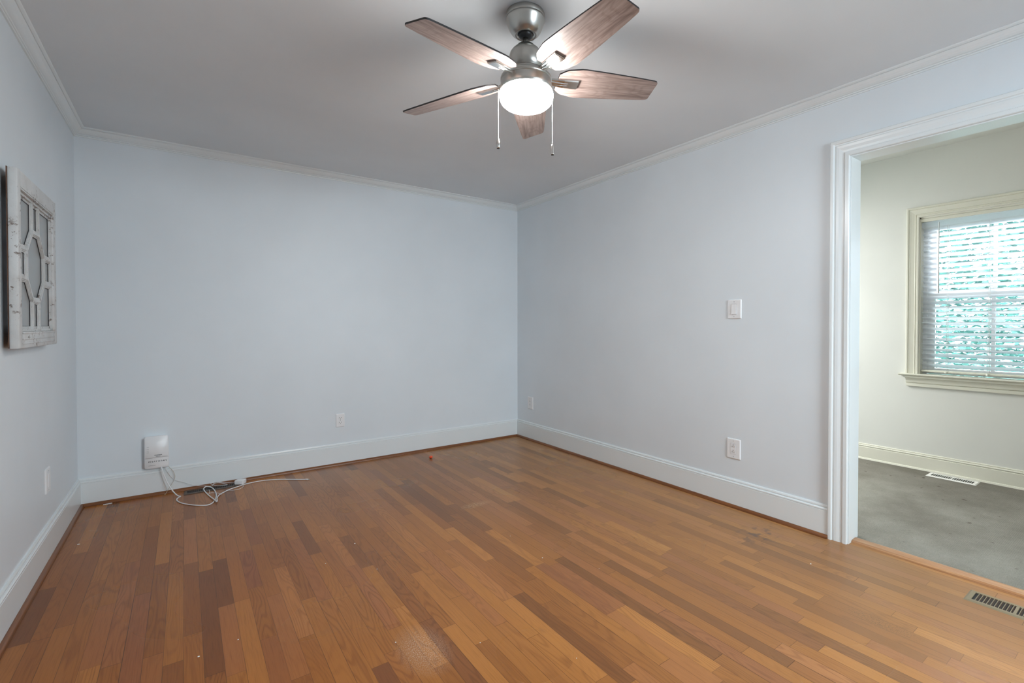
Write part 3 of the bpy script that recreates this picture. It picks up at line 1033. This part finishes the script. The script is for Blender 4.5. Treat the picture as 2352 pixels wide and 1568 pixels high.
def plate_thing(name, label, cat, side, at, z, w, h, kind, group=None):
    f = wall_frame(side, at, z)
    org = f(0, 0, 0)
    t = thing(name, label, cat, org, group)

    def part(mb, nm, mt, parent=t):
        bmesh.ops.translate(mb.bm, vec=-org, verts=mb.bm.verts[:])
        return mb.build(nm, mt, parent)

    b = MB()
    R0 = rounded(w, h, 0.004); R1 = rounded(w - 0.004, h - 0.004, 0.004); R2 = rounded(w - 0.012, h - 0.012, 0.004)
    b.loft([[f(u, v, 0.0) for u, v in R0], [f(u, v, 0.003) for u, v in R0], [f(u, v, 0.0058) for u, v in R1], [f(u, v, 0.0068) for u, v in R2]])
    part(b, 'cover_plate', M_PLATE)
    if kind == 'duplex':
        for s in (-1, 1):
            c = s * 0.0195
            ol = []
            for kx in range(24):
                a = 2 * pi * kx / 24
                ol.append((0.0172 * cos(a), c + max(-0.0125, min(0.0125, 0.0172 * sin(a)))))
            b = MB(); b.plate(ol, 0.006, 0.0095, f)
            rc = part(b, 'receptacle', M_PLATE)
            b = MB()
            for du, hh in ((-0.0064, 0.0042), (0.0064, 0.0036)):
                b.plate([(du - 0.0014, c + 0.004 - hh), (du + 0.0014, c + 0.004 - hh), (du + 0.0014, c + 0.004 + hh), (du - 0.0014, c + 0.004 + hh)], 0.0092, 0.0100, f)
            b.plate([(0.0026 * cos(a), c - 0.0076 + 0.0026 * sin(a)) for a in [2 * pi * q / 12 for q in range(12)]], 0.0092, 0.0100, f)
            part(b, 'slots', M_DARK, t).parent = rc
        b = MB(); b.plate([(0.003 * cos(a), 0.003 * sin(a)) for a in [2 * pi * q / 12 for q in range(12)]], 0.006, 0.0085, f)
        part(b, 'screw', M_GREYLINE)
    else:
        b = MB(); b.plate(rounded(0.0350, 0.0690, 0.002, 3), 0.0062, 0.0072, f)
        part(b, 'recess', M_GREYLINE if kind != 'blank' else M_PLATE)
        b = MB()
        if kind == 'rocker':
            O0 = rounded(0.0325, 0.0662, 0.0015, 3)
            b.loft([[f(u, v, 0.0070) for u, v in O0], [f(u, v, 0.0095 + 0.0035 * (0.5 - v / 0.0662)) for u, v in O0]])
            part(b, 'rocker', M_PLATE)
        else:
            b.plate(rounded(0.0330, 0.0670, 0.002, 3), 0.0070, 0.0088, f)
            rc = part(b, 'receptacle' if kind == 'decora' else 'insert', M_PLATE)
            if kind == 'decora':
                b = MB()
                for c, s in ((0.018, 1), (-0.016, 1)):
                    for du, hh in ((-0.0064, 0.0042), (0.0064, 0.0036)):
                        b.plate([(du - 0.0013, c - 0.004 - hh), (du + 0.0013, c - 0.004 - hh), (du + 0.0013, c - 0.004 + hh), (du - 0.0013, c - 0.004 + hh)], 0.0086, 0.0094, f)
                    b.plate([(0.0026 * cos(a), c + 0.0066 + 0.0026 * sin(a)) for a in [2 * pi * q / 12 for q in range(12)]], 0.0086, 0.0094, f)
                part(b, 'slots', M_DARK, t).parent = rc
        for vv in (h / 2 - 0.014, -h / 2 + 0.014):
            b = MB()
            b.plate([(0.0026 * cos(a), vv + 0.0026 * sin(a)) for a in [2 * pi * q / 12 for q in range(12)]], 0.0060, 0.0075, f)
            part(b, 'screw', M_GREYLINE)
    return t


plate_thing('wall_outlet', 'white duplex outlet with two round sockets on the back wall', 'outlet', 'back', -1.7995, 0.3735, 0.070, 0.1130, 'duplex')
plate_thing('wall_outlet', 'white square-faced outlet below the light switch near the doorway', 'outlet', 'right', -2.5235, 0.3755, 0.0950, 0.1290, 'decora')
plate_thing('wall_outlet', 'white outlet on the right wall close to the room corner', 'outlet', 'right', -0.2425, 0.3785, 0.0900, 0.1250, 'decora')
plate_thing('light_switch', 'white rocker light switch beside the cased opening', 'light switch', 'right', -2.5240, 1.2775, 0.0960, 0.1230, 'rocker')
plate_thing('wall_plate', 'white wall plate on the left wall above the baseboard', 'wall plate', 'left', -0.8550, 0.3940, 0.0900, 0.1230, 'blank')

# ------------------------------------------------------------------ cable terminal box on the back wall
BXc, BZ0, BZ1, BW = -3.0085, 0.190, 0.414, 0.132
box = thing('network_terminal', 'white plastic internet terminal box mounted low on the back wall', 'network box', (BXc, 0, BZ0))
bo = Vector((BXc, 0, BZ0))


def bp(mb, name, mt, parent=box, ang=None):
    bmesh.ops.translate(mb.bm, vec=-bo, verts=mb.bm.verts[:])
    return mb.build(name, mt, parent, ang)


zc = (BZ0 + BZ1) / 2
f = lambda u, v, w: Vector((BXc + u, -w, zc + v))
b = MB()
hh = BZ1 - BZ0
b.loft([[f(u * 0.93, v, 0.0) for u, v in rounded(BW, hh - 0.012, 0.018)], [f(u, v, 0.012) for u, v in rounded(BW - 0.004, hh - 0.008, 0.018)], [f(u, v, 0.036) for u, v in rounded(BW, hh, 0.018)],
        [f(u, v, 0.0405) for u, v in rounded(BW - 0.001, hh - 0.001, 0.0175)], [f(u, v, 0.0425) for u, v in rounded(BW - 0.006, hh - 0.006, 0.015)]])
bp(b, 'body', M_PLATE, ang=50)
b = MB()
lid_h = 0.148
lo = rounded(BW - 0.003, lid_h, 0.014, 5, 0, hh / 2 - lid_h / 2 - 0.0015)
li = rounded(BW - 0.008, lid_h - 0.005, 0.012, 5, 0, hh / 2 - lid_h / 2 - 0.0015)
b.loft([[f(u, v, 0.041) for u, v in lo], [f(u, v, 0.0450) for u, v in lo], [f(u, v, 0.0470) for u, v in li]])
lid = bp(b, 'cover', M_PLATE, ang=50)
b = MB()
b.plate([(-BW / 2 + 0.002, hh / 2 - lid_h - 0.003), (BW / 2 - 0.002, hh / 2 - lid_h - 0.003), (BW / 2 - 0.002, hh / 2 - lid_h - 0.0015), (-BW / 2 + 0.002, hh / 2 - lid_h - 0.0015)], 0.0425, 0.0430, f)
bp(b, 'cover_seam', M_GREYLINE)
b = MB()   # small marks by the indicator lights and two tiny print lines
for q in range(4):
    zz = 0.040 - q * 0.0125
    for du in (0.0, 0.006):
        b.plate([(-0.052 + du, zz - 0.001), (-0.048 + du, zz - 0.001), (-0.048 + du, zz + 0.001), (-0.052 + du, zz + 0.001)], 0.0468, 0.0473, f)
bp(b, 'indicator_marks', M_GREYLINE)


def text_part(s, size, cx, cz, wd, off, mt, name, parent, width=None, bold=0.0, space=1.0, shear=0.0):
    cu = bpy.data.curves.new('t', 'FONT')
    cu.body = s; cu.size = size; cu.align_x = 'CENTER'; cu.align_y = 'CENTER'
    cu.space_character = space; cu.offset = bold; cu.shear = shear
    to = bpy.data.objects.new('t', cu); COL.objects.link(to)
    dg = bpy.context.evaluated_depsgraph_get()
    me = bpy.data.meshes.new_from_object(to.evaluated_get(dg))
    bpy.data.objects.remove(to)
    xs = [v.co.x for v in me.vertices]
    k = (width / (max(xs) - min(xs))) if width else 1.0
    for v in me.vertices:
        v.co = Vector((cx + v.co.x * k, -off, cz + v.co.y * (k if width else 1))) - bo
    me.materials.clear(); me.materials.append(mt)
    o = bpy.data.objects.new(name, me); COL.objects.link(o); o.parent = parent
    return o


text_part('metronet', 0.020, BXc + 0.004, zc - 0.0615, 0, 0.0429, M_PRINT, 'lettering', box, 0.098, 0.0002, 1.4)
for (u0, u1, v0, v1, w_) in ((-0.012, 0.030, -0.0215, -0.0175, 0.0472), (-0.004, 0.021, -0.0300, -0.0270, 0.0472), (-0.044, -0.006, -0.0900, -0.0882, 0.0427)):
    n = max(4, int((u1 - u0) / 0.004))
    b = MB()
    for i in range(n):
        a = u0 + (u1 - u0) * i / n
        b.plate([(a, v0), (a + 0.0030, v0), (a + 0.0030, v1), (a, v1)], w_ - 0.0005, w_ + 0.0002, f)
    bp(b, 'small_print', M_PRINT)

# cables
RC = 0.0036
pts = [(-2.984, -0.036, 0.200), (-2.980, -0.048, 0.180), (-2.970, -0.056, 0.140), (-2.950, -0.072, 0.085), (-2.918, -0.110, 0.028), (-2.893, -0.145, 0.0045),
       (-2.880, -0.163, RC), (-2.887, -0.180, RC), (-2.899, -0.215, RC), (-2.892, -0.275, RC), (-2.862, -0.345, RC), (-2.812, -0.415, RC), (-2.765, -0.460, RC), (-2.731, -0.470, RC),
       (-2.706, -0.435, RC), (-2.690, -0.375, RC), (-2.681, -0.270, RC), (-2.687, -0.160, 0.006), (-2.703, -0.085, 0.008), (-2.728, -0.050, 0.010), (-2.744, -0.068, 0.009),
       (-2.747, -0.110, 0.006), (-2.735, -0.190, RC), (-2.716, -0.298, 0.005), (-2.699, -0.390, 0.0105), (-2.691, -0.438, 0.0110), (-2.6865, -0.452, 0.0110), (-2.684, -0.440, 0.0110),
       (-2.680, -0.360, 0.0075), (-2.663, -0.290, 0.005), (-2.640, -0.250, RC), (-2.600, -0.200, RC), (-2.547, -0.1635, RC), (-2.485, -0.128, RC), (-2.392, -0.116, RC), (-2.283, -0.158, RC), (-2.178, -0.236, RC), (-2.118, -0.281, RC)]
cab = thing('power_cable', 'thick white cable looping from the terminal box across the wood floor', 'cable', (-2.69, -0.30, 0))
co = Vector((-2.69, -0.30, 0))
b = MB(); b.tube([p - co for p in spline(pts, 6)], RC, 8)
b.build('cord', M_CABLE, cab)
b = MB()
d = (Vector((-2.118, -0.281, 0)) - Vector((-2.178, -0.236, 0))).normalized()
e = Vector((-2.118, -0.281, 0.0045)) - co
b.tube([e - d * 0.004, e + d * 0.004, e + d * 0.018, e + d * 0.020], [0.0036, 0.0046, 0.0044, 0.003], 8)
n_ = Vector((-d.y, d.x, 0))
b.build('connector', M_PLATE, cab)
b = MB()
for s in (-1, 1):
    b.tube([e + d * 0.018 + n_ * 0.0022 * s, e + d * 0.030 + n_ * 0.0050 * s], 0.0013, 6)
b.build('bare_prongs', M_GREYWIRE, cab)

b = MB()
b.tube(spline([(-2.950, -0.022, 0.192), (-2.938, -0.026, 0.178), (-2.920, -0.030, 0.150), (-2.910, -0.033, 0.118), (-2.916, -0.034, 0.088), (-2.942, -0.038, 0.040), (-2.960, -0.042, 0.010), (-2.964, -0.045, 0.0022)], 6), 0.0013, 6)
b.tube([(-2.964, -0.045, 0.0022), (-2.967, -0.049, 0.003)], 0.0032, 6)
tag(b.build('tan_wire', M_FIBRE), 'thin tan wire curling from the terminal box to the floor', 'wire')

wp = thing('power_adapter', 'small white plug-in power adapter block by the brown floor register', 'power adapter', (-2.522, -0.105, 0))
b = MB(); b.box((-0.034, -0.026, 0.005), (0.026, 0.026, 0.036), 0.004, M=Matrix.Rotation(radians(-32), 4, 'Z'))
b.build('body', M_PLATE, wp, 40)
b = MB()
w0 = Vector((-2.522, -0.105, 0))
b.tube([p - w0 for p in spline([(-2.555, -0.080, 0.012), (-2.61, -0.055, 0.016), (-2.665, -0.050, 0.030), (-2.705, -0.048, 0.026), (-2.665, -0.075, 0.010), (-2.605, -0.080, 0.008), (-2.650, -0.060, 0.024),
                               (-2.690, -0.042, 0.022), (-2.675, -0.055, 0.034), (-2.700, -0.064, 0.012), (-2.735, -0.050, 0.016), (-2.775, -0.046, 0.024), (-2.820, -0.040, 0.042), (-2.868, -0.026, 0.066),
                               (-2.905, -0.022, 0.082), (-2.930, -0.022, 0.110), (-2.955, -0.024, 0.160), (-2.968, -0.028, 0.196)], 6)], 0.0014, 6)
b.build('thin_cord', M_CABLE, wp)
b = MB()
b.tube([p - w0 for p in spline([(-2.507, -0.135, 0.010), (-2.515, -0.180, 0.003), (-2.54, -0.222, 0.0018), (-2.575, -0.228, 0.0018), (-2.61, -0.210, 0.0018)], 6)], 0.0016, 6)
b.build('short_lead', M_CABLE, wp)
tie = MB()
tie.tube([p - co for p in spline([(-2.718, -0.150, 0.0115), (-2.716, -0.190, 0.0060), (-2.722, -0.225, 0.0050), (-2.706, -0.205, 0.0040), (-2.672, -0.262, 0.0105), (-2.650, -0.300, 0.0055)], 5)], 0.0013, 5)
tie.build('twist_tie', M_CABLE, cab)

# ------------------------------------------------------------------ floor registers


def register(name, label, x0, x1, y0, y1, z, mt, nbar, along, margin_l, margin_w, mid=False, curved=False):
    cx, cy = (x0 + x1) / 2, (y0 + y1) / 2
    t = thing(name, label, 'floor register', (cx, cy, z))
    if along == 'x':
        L, Wd = x1 - x0, y1 - y0
        g = lambda u, v, w: Vector((u, v, w))
    else:
        L, Wd = y1 - y0, x1 - x0
        g = lambda u, v, w: Vector((-v, u, w))
    b = MB()
    iw, il = Wd / 2 - margin_w, L / 2 - margin_l
    h = 0.0045
    # bevelled rim as four mitred pieces
    O = [(-L / 2, -Wd / 2), (L / 2, -Wd / 2), (L / 2, Wd / 2), (-L / 2, Wd / 2)]
    Q = [(-L / 2 + 0.007, -Wd / 2 + 0.007), (L / 2 - 0.007, -Wd / 2 + 0.007), (L / 2 - 0.007, Wd / 2 - 0.007), (-L / 2 + 0.007, Wd / 2 - 0.007)]
    I = [(-il, -iw), (il, -iw), (il, iw), (-il, iw)]
    for k in range(4):
        j = (k + 1) % 4
        for A, za, Bq, zb in ((O, 0.0003, Q, h), (Q, h, I, h), (I, h, I, 0.0006)):
            b.face([g(*A[k], za), g(*A[j], za), g(*Bq[j], zb), g(*Bq[k], zb)])
    rim = b.build('frame', mt, t)
    b = MB(); b.face([g(u, v, 0.0007) for u, v in I])
    b.build('duct', M_DARK, t)
    step = 2 * il / nbar
    for k in range(nbar + 1):
        u = -il + step * k
        wide = 0.0012 if not (mid and k == nbar // 2) else 0.0045
        if k in (0, nbar):
            continue
        b = MB(); b.box(tuple(g(u - wide, -iw, 0.0008)), tuple(g(u + wide, iw, h - 0.0003)))
        lv = b.build('louvre', mt, t)
        if curved and wide < 0.005:   # the tilted damper blade seen below
            b = MB(); b.face([g(u - step * 0.50, -iw, 0.0008), g(u - step * 0.50, iw, 0.0008), g(u - 0.001, iw, h - 0.0018), g(u - 0.001, -iw, h - 0.0018)])
            b.build('damper_blade', M_DAMPER, lv)
    return t


register('floor_register', 'brown metal floor register against the back-wall baseboard', -2.862, -2.538, -0.150, -0.040, 0.0, M_BROWNREG, 26, 'x', 0.020, 0.026)
register('floor_register', 'bronze metal floor register at the doorway threshold', -0.1800, -0.0580, -4.020, -3.7085, 0.0, M_BRASSY, 22, 'y', 0.022, 0.021, True, True)
register('floor_register', 'white metal floor register on the carpet under the window', 1.752, 1.876, -3.364, -3.066, CARPET, M_WHITEREG, 20, 'y', 0.024, 0.026, True)

# ------------------------------------------------------------------ odds and ends on the floor
b = MB()
b.lathe([(0.0, -0.012), (0.0095, -0.012), (0.0115, -0.010), (0.0120, 0.002), (0.0100, 0.010), (0.0070, 0.013), (0.0045, 0.0135), (0.0035, 0.0105), (0.0, 0.010)], 20,
        M=Matrix.Translation((0, 0, 0.012)) @ Matrix.Rotation(radians(78), 4, Vector((0.8, 0.6, 0))))
oc = tag(b.build('orange_cap', M_ORANGE), 'small bright orange plastic cap lying on the floor near the back wall', 'cap')
oc.location = (-1.111, -0.290, 0)

random.seed(3)
for (x, y, s) in ((-2.2305, -2.5355, 0.005), (-1.4087, -2.3399, 0.0055), (-2.1225, -1.6088, 0.006), (-2.1143, -1.9553, 0.005), (-2.8173, -2.195, 0.006), (-1.9811, -2.7242, 0.004), (-1.4025, -2.0313, 0.003),
                  (-2.6967, -2.17, 0.004), (-3.3133, -0.7351, 0.011), (-0.3884, -3.177, 0.007), (-1.2548, -2.59, 0.003), (-2.30, -1.75, 0.004), (-1.75, -3.0, 0.003)):
    b = MB()
    s *= 0.75
    a0 = random.uniform(0, 6)
    b.plate([(s * (0.5 + 0.4 * random.random()) * cos(a0 + q * 1.05), s * 0.6 * sin(a0 + q * 1.05)) for q in range(6)], 0.0003, 0.0018, lambda u, v, h: Vector((u, v, h)))
    o = b.build('debris_fleck', M_FLECK)
    o.location = (x, y, 0)
    tag(o, 'tiny white fleck of debris lying on the oak floor', 'debris', 'white flecks scattered on the oak floor')
b = MB(); b.box((-0.022, -0.006, 0.0), (0.022, 0.006, 0.0022), M=Matrix.Rotation(radians(8), 4, 'Z'))
o = b.build('paint_chip', M_FLECK); o.location = (-3.262, -0.047, 0.0005)
tag(o, 'white paint chip on the floor beside the brown shoe moulding of the back wall', 'debris')
